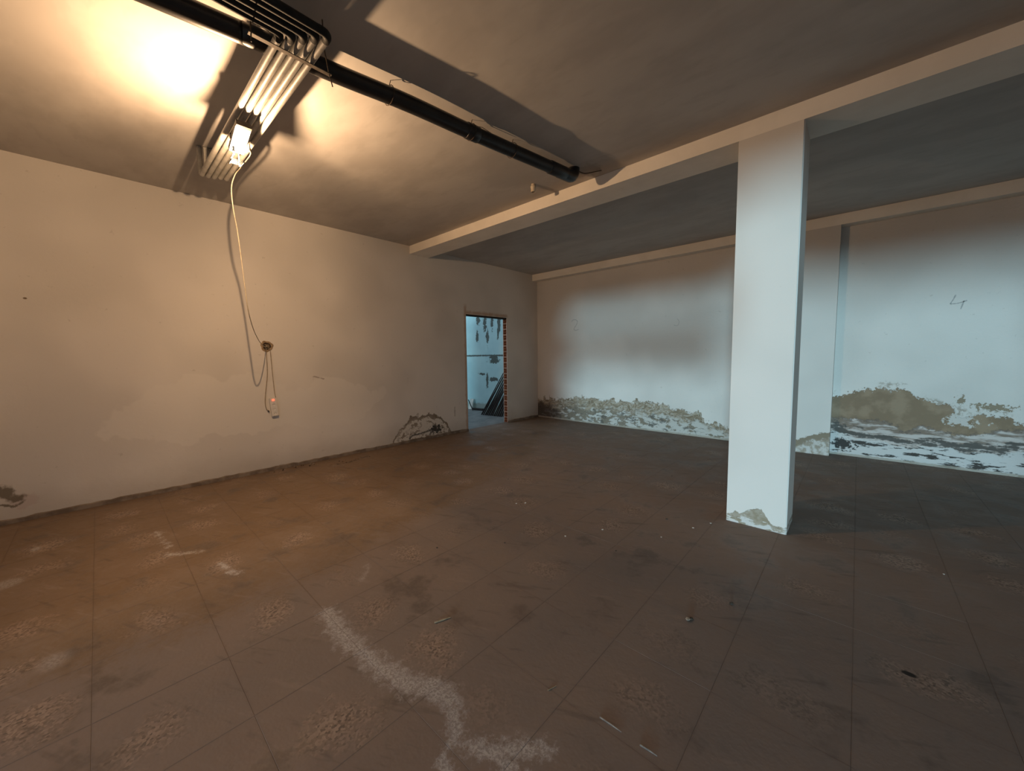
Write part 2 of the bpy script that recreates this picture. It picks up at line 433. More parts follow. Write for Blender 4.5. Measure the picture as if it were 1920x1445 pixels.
M = dict(
    wall_left=mat_wall_left(), wall_back=mat_wall_back(), pillar=mat_pillar(), column=mat_column(),
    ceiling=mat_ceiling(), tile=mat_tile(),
    beam=mat_simple('beam_paint', (0.88, 0.82, 0.73), (0.82, 0.76, 0.67), 2.5, 0.85),
    plain=mat_simple('plain_wall_paint', (0.60, 0.57, 0.53), (0.52, 0.49, 0.45), 1.5, 0.85),
    mortar=mat_simple('grey_mortar', (0.190, 0.142, 0.112), (0.150, 0.112, 0.088), 3, 0.95),
    joint=mat_simple('brick_mortar', (0.42, 0.36, 0.29), (0.33, 0.27, 0.21), 20, 0.95, 0.3),
    brick=mat_simple('hollow_clay_brick', (0.36, 0.145, 0.07), (0.24, 0.09, 0.045), 22, 0.9, 0.3),
    skirt=mat_simple('grimy_cement_skirting', (0.24, 0.19, 0.145), (0.14, 0.105, 0.078), 7, 0.9, 0.4),
    lintel=mat_simple('dark_lintel', (0.03, 0.024, 0.02), (0.015, 0.012, 0.01), 10, 0.9),
    steel=mat_simple('painted_steel_pipe', (0.34, 0.325, 0.295), (0.25, 0.24, 0.215), 14, 0.42, 0.1, 0.0, 0.5),
    black=mat_simple('black_plastic_pipe', (0.012, 0.012, 0.013), (0.02, 0.02, 0.021), 8, 0.35, 0, 0, 0.5),
    foam=mat_simple('black_foam_sleeve', (0.012, 0.011, 0.010), (0.02, 0.018, 0.016), 30, 0.75, 0.3),
    wire=mat_simple('rusty_wire', (0.05, 0.035, 0.025), (0.09, 0.06, 0.04), 40, 0.7),
    strap=mat_simple('flat_steel_bar', (0.17, 0.14, 0.11), (0.11, 0.09, 0.07), 25, 0.6, 0.2, 0.3),
    housing=mat_simple('lamp_housing', (0.05, 0.045, 0.04), (0.08, 0.07, 0.06), 20, 0.5),
    cable=mat_simple('cream_cable', (0.62, 0.54, 0.40), (0.50, 0.43, 0.32), 30, 0.5),
    greycable=mat_simple('dusty_cable', (0.33, 0.27, 0.19), (0.25, 0.20, 0.145), 30, 0.6),
    white=mat_simple('white_plastic', (0.66, 0.63, 0.58), (0.60, 0.57, 0.52), 12, 0.45),
    hole=mat_simple('box_inside', (0.03, 0.02, 0.014), (0.06, 0.04, 0.025), 60, 0.95, 0.4),
    boxrim=mat_simple('chipped_plaster_rim', (0.36, 0.26, 0.16), (0.22, 0.15, 0.09), 50, 0.95, 0.6),
    ceramic=mat_simple('cream_porcelain', (0.62, 0.54, 0.42), (0.55, 0.47, 0.36), 10, 0.4),
    pencil=mat_simple('pencil_mark', (0.36, 0.35, 0.33), (0.44, 0.42, 0.40), 60, 0.9),
    teal=None,
    nfloor=mat_simple('bare_concrete', (0.20, 0.20, 0.19), (0.14, 0.145, 0.14), 4, 0.85, 0.3),
    rebar=mat_simple('rusted_steel_bar', (0.022, 0.018, 0.016), (0.04, 0.03, 0.024), 40, 0.8, 0.2),
    board=mat_simple('pale_board', (0.60, 0.58, 0.52), (0.50, 0.48, 0.42), 9, 0.8),
    wood=mat_simple('old_wood', (0.36, 0.25, 0.15), (0.22, 0.15, 0.09), 30, 0.85, 0.4),
    stone=mat_simple('plaster_crumb', (0.40, 0.35, 0.29), (0.22, 0.18, 0.14), 60, 0.95, 0.4),
    darkstone=mat_simple('dark_crumb', (0.05, 0.038, 0.03), (0.09, 0.07, 0.05), 60, 0.95, 0.4),
    nail=mat_simple('nail_steel', (0.40, 0.37, 0.34), (0.25, 0.22, 0.20), 60, 0.45, 0, 0.6),
    bulb=mat_glow('lamp_bulb_glow', (1.0, 0.72, 0.45), 60.0),
    panel=mat_glow('lamp_glass_glow', (1.0, 0.82, 0.58), 7.0),
    led=mat_glow('red_led_glow', (1.0, 0.10, 0.05), 3.0),
)

def mat_teal():
    g = G('pale_teal_wall')
    x, z = g.x, g.z
    n = g.noise(6, 5, .65); nf = g.noise(22, 4, .7)
    col = g.mix(g.step(g.noise(1.2, 3), .35, .65), (0.44, 0.62, 0.61), (0.36, 0.53, 0.54))
    band = g.step(g.m('ABSOLUTE', z - 1.30) + (nf - .5) * 0.06, 0.026, 0.010)
    def pt(c, rx, ry): return g.step(g.spot(x, z, c, rx, ry) + (n - .5) * 3.0 + (nf - .5) * 2.0, 1.0, 0.75)
    pts = [((-1.58, 2.12), .07, .30), ((-1.34, 2.14), .05, .28), ((-1.12, 2.1), .05, .24), ((-1.82, 2.2), .07, .2), ((-1.5, 1.72), .045, .22), ((-1.15, 1.78), .04, .14),
           ((-1.3, 1.18), .20, .06), ((-1.72, 0.86), .10, .04), ((-1.53, 0.72), .045, .20), ((-1.3, 0.74), .15, .05), ((-1.3, 1.27), .22, .05), ((-1.85, 1.75), .05, .16)]
    m = band
    for a in pts: m = g.mx(m, pt(*a))
    foot = g.step(z + (n - .5) * 0.2, 0.17, 0.13)
    col = g.mix(foot * 0.75, col, (0.26, 0.27, 0.22))
    col = g.mix(m * 0.9, col, (0.06, 0.055, 0.04))
    return g.done(col, n - m, 0.006, 0.5)
M['teal'] = mat_teal()

# ------------------------------------------------------------------ mesh helpers
def bx(bm, x0, x1, y0, y1, z0, z1, mi=0):
    v = [bm.verts.new(p) for p in ((x0, y0, z0), (x1, y0, z0), (x1, y1, z0), (x0, y1, z0), (x0, y0, z1), (x1, y0, z1), (x1, y1, z1), (x0, y1, z1))]
    for f in ((3, 2, 1, 0), (4, 5, 6, 7), (0, 1, 5, 4), (1, 2, 6, 5), (2, 3, 7, 6), (3, 0, 4, 7)):
        fc = bm.faces.new([v[i] for i in f]); fc.material_index = mi
    return v

def obj(name, bm, mats, parent=None, smooth=False, loc=None):
    me = bpy.data.meshes.new(name); bm.normal_update(); bm.to_mesh(me); bm.free()
    for m in (mats if isinstance(mats, (list, tuple)) else [mats]): me.materials.append(m)
    if smooth:
        for p in me.polygons: p.use_smooth = len(p.vertices) <= 4      # end caps stay flat
    o = bpy.data.objects.new(name, me); C.objects.link(o)
    if loc: o.location = loc
    if parent: o.parent = parent
    return o

def tag(o, label, cat=None, group=None, kind=None):
    if label: o['label'] = label
    if cat: o['category'] = cat
    if group: o['group'] = group
    if kind: o['kind'] = kind
    return o

def struct(name, bm, mats, label=None, cat=None):
    o = obj(name, bm, mats); o['kind'] = 'structure'
    if label: o['label'] = label
    if cat: o['category'] = cat
    return o

def thing(name, label, cat, loc=(0, 0, 0), group=None):
    o = bpy.data.objects.new(name, None); C.objects.link(o); o.location = loc
    o.empty_display_size = 0.05
    return tag(o, label, cat, group)

def smooth_path(pts, n=8):
    """Catmull-Rom through pts"""
    P = [Vector(p) for p in pts]; P = [P[0] * 2 - P[1]] + P + [P[-1] * 2 - P[-2]]
    out = []
    for i in range(1, len(P) - 2):
        for k in range(n):
            t = k / n; a, b, c, d = P[i - 1], P[i], P[i + 1], P[i + 2]
            out.append(0.5 * ((2 * b) + (c - a) * t + (2 * a - 5 * b + 4 * c - d) * t * t + (3 * b - a - 3 * c + d) * t ** 3))
    out.append(P[-2]); return out

def fillet(pts, r, n=6):
    """polyline with rounded corners"""
    P = [Vector(p) for p in pts]; out = [P[0]]
    for i in range(1, len(P) - 1):
        a = (P[i - 1] - P[i]).normalized(); b = (P[i + 1] - P[i]).normalized()
        s, e = P[i] + a * r, P[i] + b * r
        for k in range(n + 1):
            t = k / n; out.append((1 - t) ** 2 * s + 2 * t * (1 - t) * P[i] + t * t * e)
    out.append(P[-1]); return out

def tube(bm, path, r, seg=12, cap=True, radii=None):
    P = [Vector(p) for p in path]
    if cap and not radii:                # holding rings keep the shading straight right up to the end caps
        d0, d1 = P[1] - P[0], P[-2] - P[-1]
        P = [P[0], P[0] + d0 * min(0.3, 0.001 / d0.length)] + P[1:-1] + [P[-1] + d1 * min(0.3, 0.001 / d1.length), P[-1]]
    n = len(P)
    T = [(P[min(i + 1, n - 1)] - P[max(i - 1, 0)]).normalized() for i in range(n)]
    up = Vector((0, 0, 1)) if abs(T[0].z) < 0.9 else Vector((1, 0, 0))
    N = (up - T[0] * up.dot(T[0])).normalized(); rings = []
    for i in range(n):
        N = (N - T[i] * N.dot(T[i])).normalized(); B = T[i].cross(N)
        rr = radii[i] if radii else r
        rings.append([bm.verts.new(P[i] + rr * (math.cos(a) * N + math.sin(a) * B)) for a in (2 * math.pi * k / seg for k in range(seg))])
    for i in range(n - 1):
        for k in range(seg):
            bm.faces.new((rings[i][k], rings[i][(k + 1) % seg], rings[i + 1][(k + 1) % seg], rings[i + 1][k]))
    if cap:
        bm.faces.new(rings[0][::-1]); bm.faces.new(rings[-1])

def lathe(bm, prof, seg=24, axis='z', org=(0, 0, 0), cap=True):
    rings = []
    for r, h in prof:
        ring = []
        for k in range(seg):
            a = 2 * math.pi * k / seg; c, s = r * math.cos(a), r * math.sin(a)
            p = {'z': (c, s, h), 'x': (h, c, s), 'y': (s, h, c)}[axis]
            ring.append(bm.verts.new(Vector(p) + Vector(org)))
        rings.append(ring)
    for a, b in zip(rings[:-1], rings[1:]):
        for k in range(seg): bm.faces.new((a[k], a[(k + 1) % seg], b[(k + 1) % seg], b[k]))
    if cap and prof[0][0] > 1e-6: bm.faces.new(rings[0][::-1])
    if cap and prof[-1][0] > 1e-6: bm.faces.new(rings[-1])

def in_view(p, margin=0.04):
    d = Vector(p) - CAM; z = d.dot(f_)
    if z < 0.05: return False
    a, b = 708.256 * d.dot(r_) / z / 960, 708.256 * d.dot(u_) / z / 722.5
    return abs(a) < 1 + margin and abs(b) < 1 + margin

# ------------------------------------------------------------------ the shell of the room
bm = bmesh.new(); bx(bm, -TW, XR, YF, 0.0, -0.15, -0.0017)
floor = struct('floor', bm, M['mortar'], 'dusty brown tiled floor of the empty hall', 'floor')

mesh_cache = {}
def tile_mesh(sx, sy):
    key = (round(sx, 4), round(sy, 4))
    if key not in mesh_cache:
        b = bmesh.new(); c = 0.0007
        hx, hy = sx / 2, sy / 2
        lo = [b.verts.new((sgx * hx, sgy * hy, -0.011)) for sgx, sgy in ((-1, -1), (1, -1), (1, 1), (-1, 1))]
        mi = [b.verts.new((sgx * hx, sgy * hy, -c)) for sgx, sgy in ((-1, -1), (1, -1), (1, 1), (-1, 1))]
        hi = [b.verts.new((sgx * (hx - c), sgy * (hy - c), 0)) for sgx, sgy in ((-1, -1), (1, -1), (1, 1), (-1, 1))]
        b.faces.new(hi)
        for r0, r1 in ((lo, mi), (mi, hi)):
            for k in range(4): b.faces.new((r0[k], r0[(k + 1) % 4], r1[(k + 1) % 4], r1[k]))
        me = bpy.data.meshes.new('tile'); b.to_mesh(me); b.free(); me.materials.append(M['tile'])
        mesh_cache[key] = me
    return mesh_cache[key]

cells = []
gap = 0.0009
kx0, kx1 = math.floor((0 - TX0) / TILE), math.ceil((XR - TX0) / TILE)
ky0, ky1 = math.floor((YF - TY0) / TILE), math.ceil((0 - TY0) / TILE)
for i in range(kx0, kx1):
    for j in range(ky0, ky1):
        ga, gb = (0.0013 if i == 0 else gap / 2), (0.0013 if i == -1 else gap / 2)      # one joint has opened up
        x0, x1 = max(TX0 + i * TILE + ga, 0.002), min(TX0 + (i + 1) * TILE - gb, XR - .002)
        y0, y1 = max(TY0 + j * TILE + gap / 2, YF + .002), min(TY0 + (j + 1) * TILE - gap / 2, -0.002)
        if x1 - x0 < 0.01 or y1 - y0 < 0.01: continue
        c = ((x0 + x1) / 2, (y0 + y1) / 2)
        vis = any(in_view((px, py, 0)) for px in (x0, c[0], x1) for py in (y0, c[1], y1))
        cells.append((0 if vis else 1, (Vector((c[0], c[1], 0)) - CAM).length, x0, x1, y0, y1))
cells.sort()
rest = bmesh.new()
for n, (nv, d, x0, x1, y0, y1) in enumerate(cells):
    rz = random.uniform(-0.0003, 0.0003)
    if n < 300 and nv == 0:
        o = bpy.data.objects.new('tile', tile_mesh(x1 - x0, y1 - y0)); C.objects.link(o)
        o.location = ((x0 + x1) / 2, (y0 + y1) / 2, rz - 0.0006)
        o.rotation_euler = (random.uniform(-1, 1) * 0.0006, random.uniform(-1, 1) * 0.0006, random.uniform(-1, 1) * 0.0005)
        o.parent = floor
    else:
        bx(rest, x0, x1, y0, y1, -0.011, rz - 0.0006)
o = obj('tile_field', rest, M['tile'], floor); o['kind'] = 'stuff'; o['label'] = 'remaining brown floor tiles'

bm = bmesh.new(); bx(bm, -TW, XR + 0.15, YF - 0.15, 0.15, HC, HC + 0.15)
ceiling = struct('ceiling', bm, M['ceiling'], 'cloudy grey plaster ceiling', 'ceiling')

bm = bmesh.new(); bx(bm, 0.0, XR, YB0, YB1, ZB, HC + 0.01)
struct('ceiling_beam', bm, M['beam'], 'shallow plastered beam crossing the ceiling to the column', 'beam')

bm = bmesh.new(); bx(bm, XC0, XC1, YB0 + 0.0005, -2.6794, -0.005, ZB)
bmesh.ops.bevel(bm, geom=[e for e in bm.edges if abs(e.verts[0].co.z - e.verts[1].co.z) > 1], offset=0.006, segments=2, affect='EDGES')
struct('column', bm, M['column'], 'white square column with peeling paint at its foot', 'column')

# left wall: plaster slabs round the doorway, open brick jamb on its right
YJ = -0.79
bm = bmesh.new()
bx(bm, -TW, 0, YF, YD0, -0.12, HC)
bx(bm, -TW, 0, YD0, YJ, ZD, HC)
bx(bm, -TW, 0, YJ, 0.10, -0.12, HC)
bx(bm, -0.007, 0, YD1, YJ, 0, ZD)
bx(bm, -TW, -TW + 0.007, YD1, YJ, 0, ZD)
wall_left = struct('wall_left', bm, M['wall_left'], 'cream plaster wall with a bare doorway and a cable box', 'wall')
NB = 19; bh = ZD / NB
b = bmesh.new()                          # hollow brick seen end-on: six holes running into it
hx, hz, by = 0.0425, bh / 2 - 0.006, 0.138
gx = [-hx, -hx + 0.009, -0.0045, 0.0045, hx - 0.009, hx]
gz = [-hz, -hz + 0.009, -0.0045, 0.0045, hz - 0.009, hz]
for i in range(5):
    for k in range(5):
        if i in (1, 3) and k in (1, 3):
            q = [(gx[i], gz[k]), (gx[i + 1], gz[k]), (gx[i + 1], gz[k + 1]), (gx[i], gz[k + 1])]
            f0 = [b.verts.new((px, 0, pz)) for px, pz in q]; f1 = [b.verts.new((px, by - 0.01, pz)) for px, pz in q]
            for e in range(4): b.faces.new((f0[e], f1[e], f1[(e + 1) % 4], f0[(e + 1) % 4]))
            b.faces.new(f1)
        else:
            b.faces.new([b.verts.new(p) for p in ((gx[i], 0, gz[k]), (gx[i + 1], 0, gz[k]), (gx[i + 1], 0, gz[k + 1]), (gx[i], 0, gz[k + 1]))])
v = [b.verts.new(p) for p in ((-hx, 0, -hz), (hx, 0, -hz), (hx, by, -hz), (-hx, by, -hz), (-hx, 0, hz), (hx, 0, hz), (hx, by, hz), (-hx, by, hz))]
for f in ((3, 2, 1, 0), (4, 5, 6, 7), (1, 2, 6, 5), (2, 3, 7, 6), (3, 0, 4, 7)): b.faces.new([v[i] for i in f])
bmesh.ops.remove_doubles(b, verts=b.verts, dist=1e-5)
brick_me = bpy.data.meshes.new('brick'); b.to_mesh(brick_me); b.free(); brick_me.materials.append(M['brick'])
for k in range(NB):
    o = bpy.data.objects.new('brick', brick_me); C.objects.link(o); o.parent = wall_left
    o.location = (-TW / 2 + random.uniform(-.0005, .0005), YD1 + random.uniform(0.0, 0.006), (k + 0.5) * bh)
    o.rotation_euler = (0, 0, random.uniform(-0.012, 0.012))
bm = bmesh.new()
for k in range(NB + 1):
    z0, z1 = max(k * bh - 0.0055, 0), min(k * bh + 0.0055, ZD)
    bx(bm, -TW + 0.0072, -0.0072, YD1 + 0.005, YJ, z0, z1)
obj('mortar_joint', bm, M['joint'], wall_left)
bm = bmesh.new(); bx(bm, -TW - 0.004, -0.0012, YD0 - 0.05, YD1 + 0.02, ZD - 0.022, ZD - 0.0005)
obj('lintel', bm, M['lintel'], wall_left)

# skirting of grubby cement along the left wall
bm = bmesh.new()
for y0, y1 in ((YF, YD0 - 0.001), (YD1 + 0.001, 0.0)):
    n = max(2, int((y1 - y0) / 0.06)); prev = None
    for k in range(n + 1):
        yy = y0 + (y1 - y0) * k / n; hgt = 0.040 + random.uniform(-0.007, 0.007); t = 0.012 + random.uniform(-0.002, 0.002)
        cur = [bm.verts.new(p) for p in ((t, yy, 0.0), (t, yy, hgt - 0.006), (0.0, yy, hgt))]
        if prev:
            bm.faces.new((prev[0], cur[0], cur[1], prev[1])); bm.faces.new((prev[1], cur[1], cur[2], prev[2]))
        else: bm.faces.new(cur)
        prev = cur
    bm.faces.new(prev[::-1])
bmesh.ops.recalc_face_normals(bm, faces=bm.faces)
struct('baseboard_left', bm, M['skirt'], 'low grimy cement skirting along the left wall', 'skirting')

# back wall: recessed panels behind a pillar and an edge beam
bm = bmesh.new(); bx(bm, 0.0, XR + 0.15, 0.0, 0.15, -0.15, HC)
wall_back = struct('wall_back', bm, M['wall_back'], 'white back wall with peeling damp paint near the floor', 'wall')
bm = bmesh.new(); bx(bm, 0.0, XR, -DT, 0.0, ZT, HC)
struct('trim_1', bm, M['beam'], 'shallow edge beam above the back wall', 'beam')
bm = bmesh.new(); bx(bm, 4.30, XA, -DT, 0.0, -0.01, ZT)
struct('wall_pillar', bm, M['pillar'], 'flat pillar standing out of the back wall behind the column', 'pillar')
bm = bmesh.new(); bx(bm, XR, XR + 0.15, YF, 0.0, -0.15, HC)
struct('wall_right', bm, M['plain'], 'right side wall outside the picture', 'wall')

# open shop front behind camera: pier, lintel and added bar shaped to mask daylight
bm = bmesh.new()
bx(bm, -0.6, 2.44, YF - 0.15, YF, -0.15, HC)
bx(bm, 2.44, 5.20, YF - 0.15, YF, 2.66, HC)
bx(bm, 5.20, 5.95, YF - 0.15, YF, 2.84, HC)
bx(bm, 5.95, XR + 0.15, YF - 0.15, YF, 2.72, HC)
bx(bm, 8.2, XR + 0.15, YF - 0.15, YF, 0, 2.72)
struct('wall_front', bm, M['plain'], 'shop front wall behind the viewer', 'wall')
bm = bmesh.new(); bx(bm, 2.44, 5.20, YF - 0.12, YF - 0.04, 1.74, 2.28)  # added bar, throws a soft dark band across the back wall
struct('daylight_bar', bm, M['plain'], 'added unseen bar dimming daylight on the back wall', 'trim')
bm = bmesh.new(); bx(bm, -30, 40, -60, YF - 0.15, -0.3, -0.02)
struct('ground', bm, M['nfloor'], 'paved ground in front of the building', 'ground')

# the next room, seen through the doorway
bm = bmesh.new(); bx(bm, XN, -TW, YF, 0.0, -0.15, -0.004)
struct('floor_next_room', bm, M['nfloor'], 'bare concrete floor beyond the doorway', 'floor')
bm = bmesh.new(); bx(bm, XN, -TW, 0.0, 0.10, -0.15, HC)
wall_next = struct('wall_next_room', bm, M['teal'], 'stained pale blue wall seen through the doorway', 'wall')
bm = bmesh.new(); bx(bm, XN - 0.15, XN, YF, 0.10, -0.15, HC)
struct('wall_next_room_side', bm, M['plain'], 'side wall of the room beyond the doorway', 'wall')

# ------------------------------------------------------------------ pencilled numbers on the back wall
def stroke(name, pts, label, n=6, r=0.006):
    bm = bmesh.new()
    for s in pts:
        P = smooth_path([(x, -0.0002, z) for x, z in s], n) if len(s) > 2 else [Vector((x, -0.0002, z)) for x, z in s]
        prev = None
        for i, p in enumerate(P):
            t = (P[min(i + 1, len(P) - 1)] - P[max(i - 1, 0)]).normalized(); nrm = Vector((-t.z, 0, t.x))
            w = r * random.uniform(0.6, 1.1)
            cur = [bm.verts.new(p + nrm * w + Vector((0, -0.0008, 0))), bm.verts.new(p - nrm * w + Vector((0, -0.0008, 0)))]
            if prev: bm.faces.new((prev[0], prev[1], cur[1], cur[0]))
            prev = cur
    o = obj(name, bm, M['pencil'], wall_back); o['label'] = label
stroke('pencil_number', [[(0.845, 1.925), (0.865, 1.955), (0.93, 1.960), (0.972, 1.925), (0.950, 1.865), (0.900, 1.80), (0.905, 1.768), (0.95, 1.76), (1.0, 1.775)]], 'hand-drawn number 2')
stroke('pencil_number', [[(2.812, 1.845), (2.843, 1.800), (2.838, 1.755), (2.810, 1.730), (2.762, 1.746)]], 'faint hand-drawn number 3', r=0.004)
stroke('pencil_number', [[(5.690, 1.880), (5.676, 1.835), (5.655, 1.787)], [(5.655, 1.787), (5.71, 1.789), (5.772, 1.812)], [(5.750, 1.812), (5.742, 1.77), (5.732, 1.725)]], 'hand-drawn number 4', r=0.006)

# ------------------------------------------------------------------ pipes under the ceiling
ZP, RP = 2.70, 0.0160
drops = [1.150, 1.165, 1.165, 1.185, 1.20]
plab = ['grey steel pipe of the ceiling bundle nearest the viewer, first to bend',
        'second grey steel pipe of the ceiling bundle, counted from the viewer',
        'middle grey steel pipe of the five in the ceiling bundle',
        'fourth grey steel pipe of the ceiling bundle, counted from the viewer',
        'grey steel pipe of the ceiling bundle farthest from viewer, last to bend']
for k in range(5):
    y = -5.595 + 0.0365 * k + 0.012; xe = 3.03 + 0.0365 * k; zz = ZP + random.uniform(-0.003, 0.003)
    t = thing('heating_pipe', plab[k], 'pipe', (drops[k], y, zz), 'five pipes bundled below the ceiling')
    rel = lambda pts: [Vector(p) - Vector((drops[k], y, zz)) for p in pts]
    bm = bmesh.new(); tube(bm, rel(fillet([(drops[k], y, HC - 0.001), (drops[k], y, zz), (xe - 0.035, y, zz)], 0.035, 7)), RP, 14)
    obj('pipe', bm, M['steel'], t, True)
    bm = bmesh.new(); tube(bm, rel(fillet([(xe - 0.045, y, zz), (xe, y, zz), (xe, y - 0.045, zz)], 0.034, 7)), RP + 0.002, 14)
    obj('elbow', bm, M['foam'], t, True)
    bm = bmesh.new(); tube(bm, rel([(xe, y - 0.040, zz), (xe, (y + YF) / 2, zz), (xe, YF, zz)]), RP + 0.0012, 14)
    obj('sleeve', bm, M['foam'], t, True)
    bm = bmesh.new(); lathe(bm, [(RP, 0), (RP + 0.0018, 0), (RP + 0.0018, 0.016), (RP, 0.016)], 14, 'z', (0, 0, HC - zz - 0.018))
    obj('ceiling_collar', bm, M['steel'], t, True)

# flat bar carrying the bundle, hung from two wires
xs = 2.965
t = thing('pipe_hanger', 'flat steel bar hung on wires under the pipe bundle', 'hanger', (xs, -5.52, ZP - RP - 0.008))
bm = bmesh.new(); bx(bm, -0.011, 0.011, -0.17, 0.175, 0.0, 0.004)
obj('bar', bm, M['strap'], t)
bm = bmesh.new(); tube(bm, [(0.0, -0.160, -0.03), (0.002, -0.160, 0.0), (0, -0.158, 0.1), (0.0, -0.155, HC - (ZP - RP - 0.008))], 0.0028, 6)
obj('wire', bm, M['wire'], t)
bm = bmesh.new(); tube(bm, [(0.012, 0.175, -0.055), (0.004, 0.165, 0.0), (0, 0.150, 0.1), (0.0, 0.145, HC - (ZP - RP - 0.008))], 0.0028, 6)
obj('wire', bm, M['wire'], t)

# big black drain pipe
pp = [(2.36, YF, 2.828), (2.683, -5.916, 2.83), (2.731, -5.618, 2.83), (2.784, -5.238, 2.83), (2.853, -4.835, 2.832), (2.905, -4.35, 2.834), (2.985, -3.72, 2.838), (3.030, -3.345, 2.842)]
RD = 0.047
t = thing('drain_pipe', 'long thick black plastic pipe running under the ceiling', 'pipe', (2.9, -4.35, 2.834))
o0 = Vector((2.9, -4.35, 2.834))
path = smooth_path(pp, 6)
bm = bmesh.new(); tube(bm, [p - o0 for p in path], RD, 20)
obj('pipe', bm, M['black'], t, True)
def at_y(y):
    for a, b in zip(path[:-1], path[1:]):
        if a.y <= y <= b.y: return a.lerp(b, (y - a.y) / (b.y - a.y)), (b - a).normalized()
for yy, ln, rr, nm in ((-4.36, 0.05, RD + 0.0045, 'coupling'), (-3.50, 0.10, RD + 0.0045, 'coupling')):
    c, d = at_y(yy); bm = bmesh.new()
    tube(bm, [c - o0 - d * ln, c - o0 - d * (ln * .92), c - o0 + d * (ln * .92), c - o0 + d * ln], rr, 20, radii=[rr - .003, rr, rr, rr - .003])
    obj(nm, bm, M['black'], t, True)
bm = bmesh.new(); tube(bm, [p - o0 for p in fillet([(3.012, -3.48, 2.840), (3.032, -3.29, 2.843), (3.032, -3.285, HC + 0.02)], 0.06, 6)], RD + 0.005, 20)
obj('end_bend', bm, M['black'], t, True)
for yy in (-4.37, -4.0, -4.95):
    c, d = at_y(yy); bm = bmesh.new()
    ring = [Vector((math.cos(a) * (RD + 0.006), 0, math.sin(a) * (RD + 0.006))) + c - o0 for a in (2 * math.pi * k / 20 for k in range(20))]
    tube(bm, ring + [ring[0]], 0.0022, 6)
    tube(bm, [c - o0 + Vector((0, 0, RD)), c - o0 + Vector((0.004, 0.01, HC - c.z))], 0.0022, 6)
    if yy == -4.37: tube(bm, [c - o0 + Vector((0, 0, RD + .004)), c - o0 + Vector((0.012, 0.10, RD + .02)), c - o0 + Vector((0.02, 0.26, RD + 0.008))], 0.002, 6)
    obj('hanger_wire', bm, M['wire'], t)
bm = bmesh.new(); tube(bm, [p - o0 for p in smooth_path([(3.05, -3.27, HC - .01), (3.10, -3.22, 2.88), (3.16, -3.16, 2.893), (3.20, -3.10, HC - .005)], 5)], 0.004, 6)
obj('loose_wire', bm, M['wire'], t)

# old porcelain lamp holder on the ceiling
t = thing('lamp_holder', 'small cream porcelain lamp holder on the ceiling near the beam', 'lamp holder', (2.588, -3.302, HC))
bm = bmesh.new(); lathe(bm, [(0.018, 0.0), (0.018, -0.010), (0.014, -0.016)], 20); obj('base', bm, M['ceramic'], t, True)
bm = bmesh.new(); lathe(bm, [(0.020, -0.014), (0.026, -0.022), (0.026, -0.034), (0.0235, -0.037), (0.022, -0.072), (0.018, -0.074), (0.017, -0.045), (0.0, -0.045)], 20)
obj('cup', bm, M['ceramic'], t, True)

# ------------------------------------------------------------------ work lamp under the pipes
LX, LY, LZ = 2.155, -5.5525, 2.594
lamp = thing('work_lamp', 'lit work lamp fixed under the ceiling pipes, glaring white', 'lamp', (LX, LY, LZ))
lamp.rotation_euler = (0.0, -0.36, 0.0)
bm = bmesh.new()
bx(bm, -0.100, 0.115, -0.0375, 0.0375, 0.004, 0.030)
obj('housing', bm, M['housing'], lamp)
for a in (-0.030, -0.012, 0.006, 0.024):
    bm = bmesh.new(); bx(bm, -0.08, 0.08, a, a + 0.006, 0.030, 0.038); obj('cooling_fin', bm, M['housing'], lamp)
bm = bmesh.new(); bx(bm, 0.098, 0.115, -0.0375, 0.0375, -0.005, 0.0038); obj('rim', bm, M['housing'], lamp)
bm = bmesh.new(); bx(bm, -0.100, 0.097, -0.0370, 0.0370, -0.001, 0.0035); obj('glass', bm, M['panel'], lamp)
bm = bmesh.new(); tube(bm, fillet([(-0.03, -0.039, 0.018), (-0.03, -0.040, 0.064), (-0.03, 0.040, 0.064), (-0.03, 0.039, 0.018)], 0.01, 3), 0.0035, 8)
obj('bracket', bm, M['strap'], lamp)
bm = bmesh.new(); lathe(bm, [(0.0, 0.0100), (0.003, 0.0105), (0.0048, 0.0125), (0.0050, 0.018), (0.0045, 0.024)], 16)
bulb = obj('bulb', bm, M['bulb'], lamp, True)
Bw = Vector((2.10, -5.575, 2.515))
mw = Matrix.Translation((LX, LY, LZ)) @ lamp.rotation_euler.to_matrix().to_4x4()
inv_r = lamp.rotation_euler.to_matrix().inverted().to_euler()
bulb.location = mw.inverted() @ Bw
bulb.rotation_euler = inv_r
bm = bmesh.new(); lathe(bm, [(0.0052, 0.0235), (0.0070, 0.025), (0.0070, 0.036), (0.005, 0.039), (0.005, 0.062)], 14)
o = obj('bulb_socket', bm, M['housing'], lamp, True); o.location = bulb.location; o.rotation_euler = inv_r
lamp_d = bpy.data.lights.new('work_lamp_light', 'POINT')
lamp_d.energy = BULB_WATTS; lamp_d.color = (1.0, 0.63, 0.345); lamp_d.shadow_soft_size = 0.0095
lo = bpy.data.objects.new('work_lamp_light', lamp_d); C.objects.link(lo); lo.parent = lamp; lo.location = bulb.location
for k in range(5):                        # added comb of rods below the bulb, dims its light on the floor
    bm = bmesh.new(); xx = 0.0125 + 0.0155 * k
    tube(bm, [(xx, -0.03, -0.050), (xx, 0.0, -0.0505), (xx, 0.034, -0.050)], 0.0027, 6)
    o = obj('shade_rod', bm, M['strap'], lamp); o.location = bulb.location; o.rotation_euler = inv_r
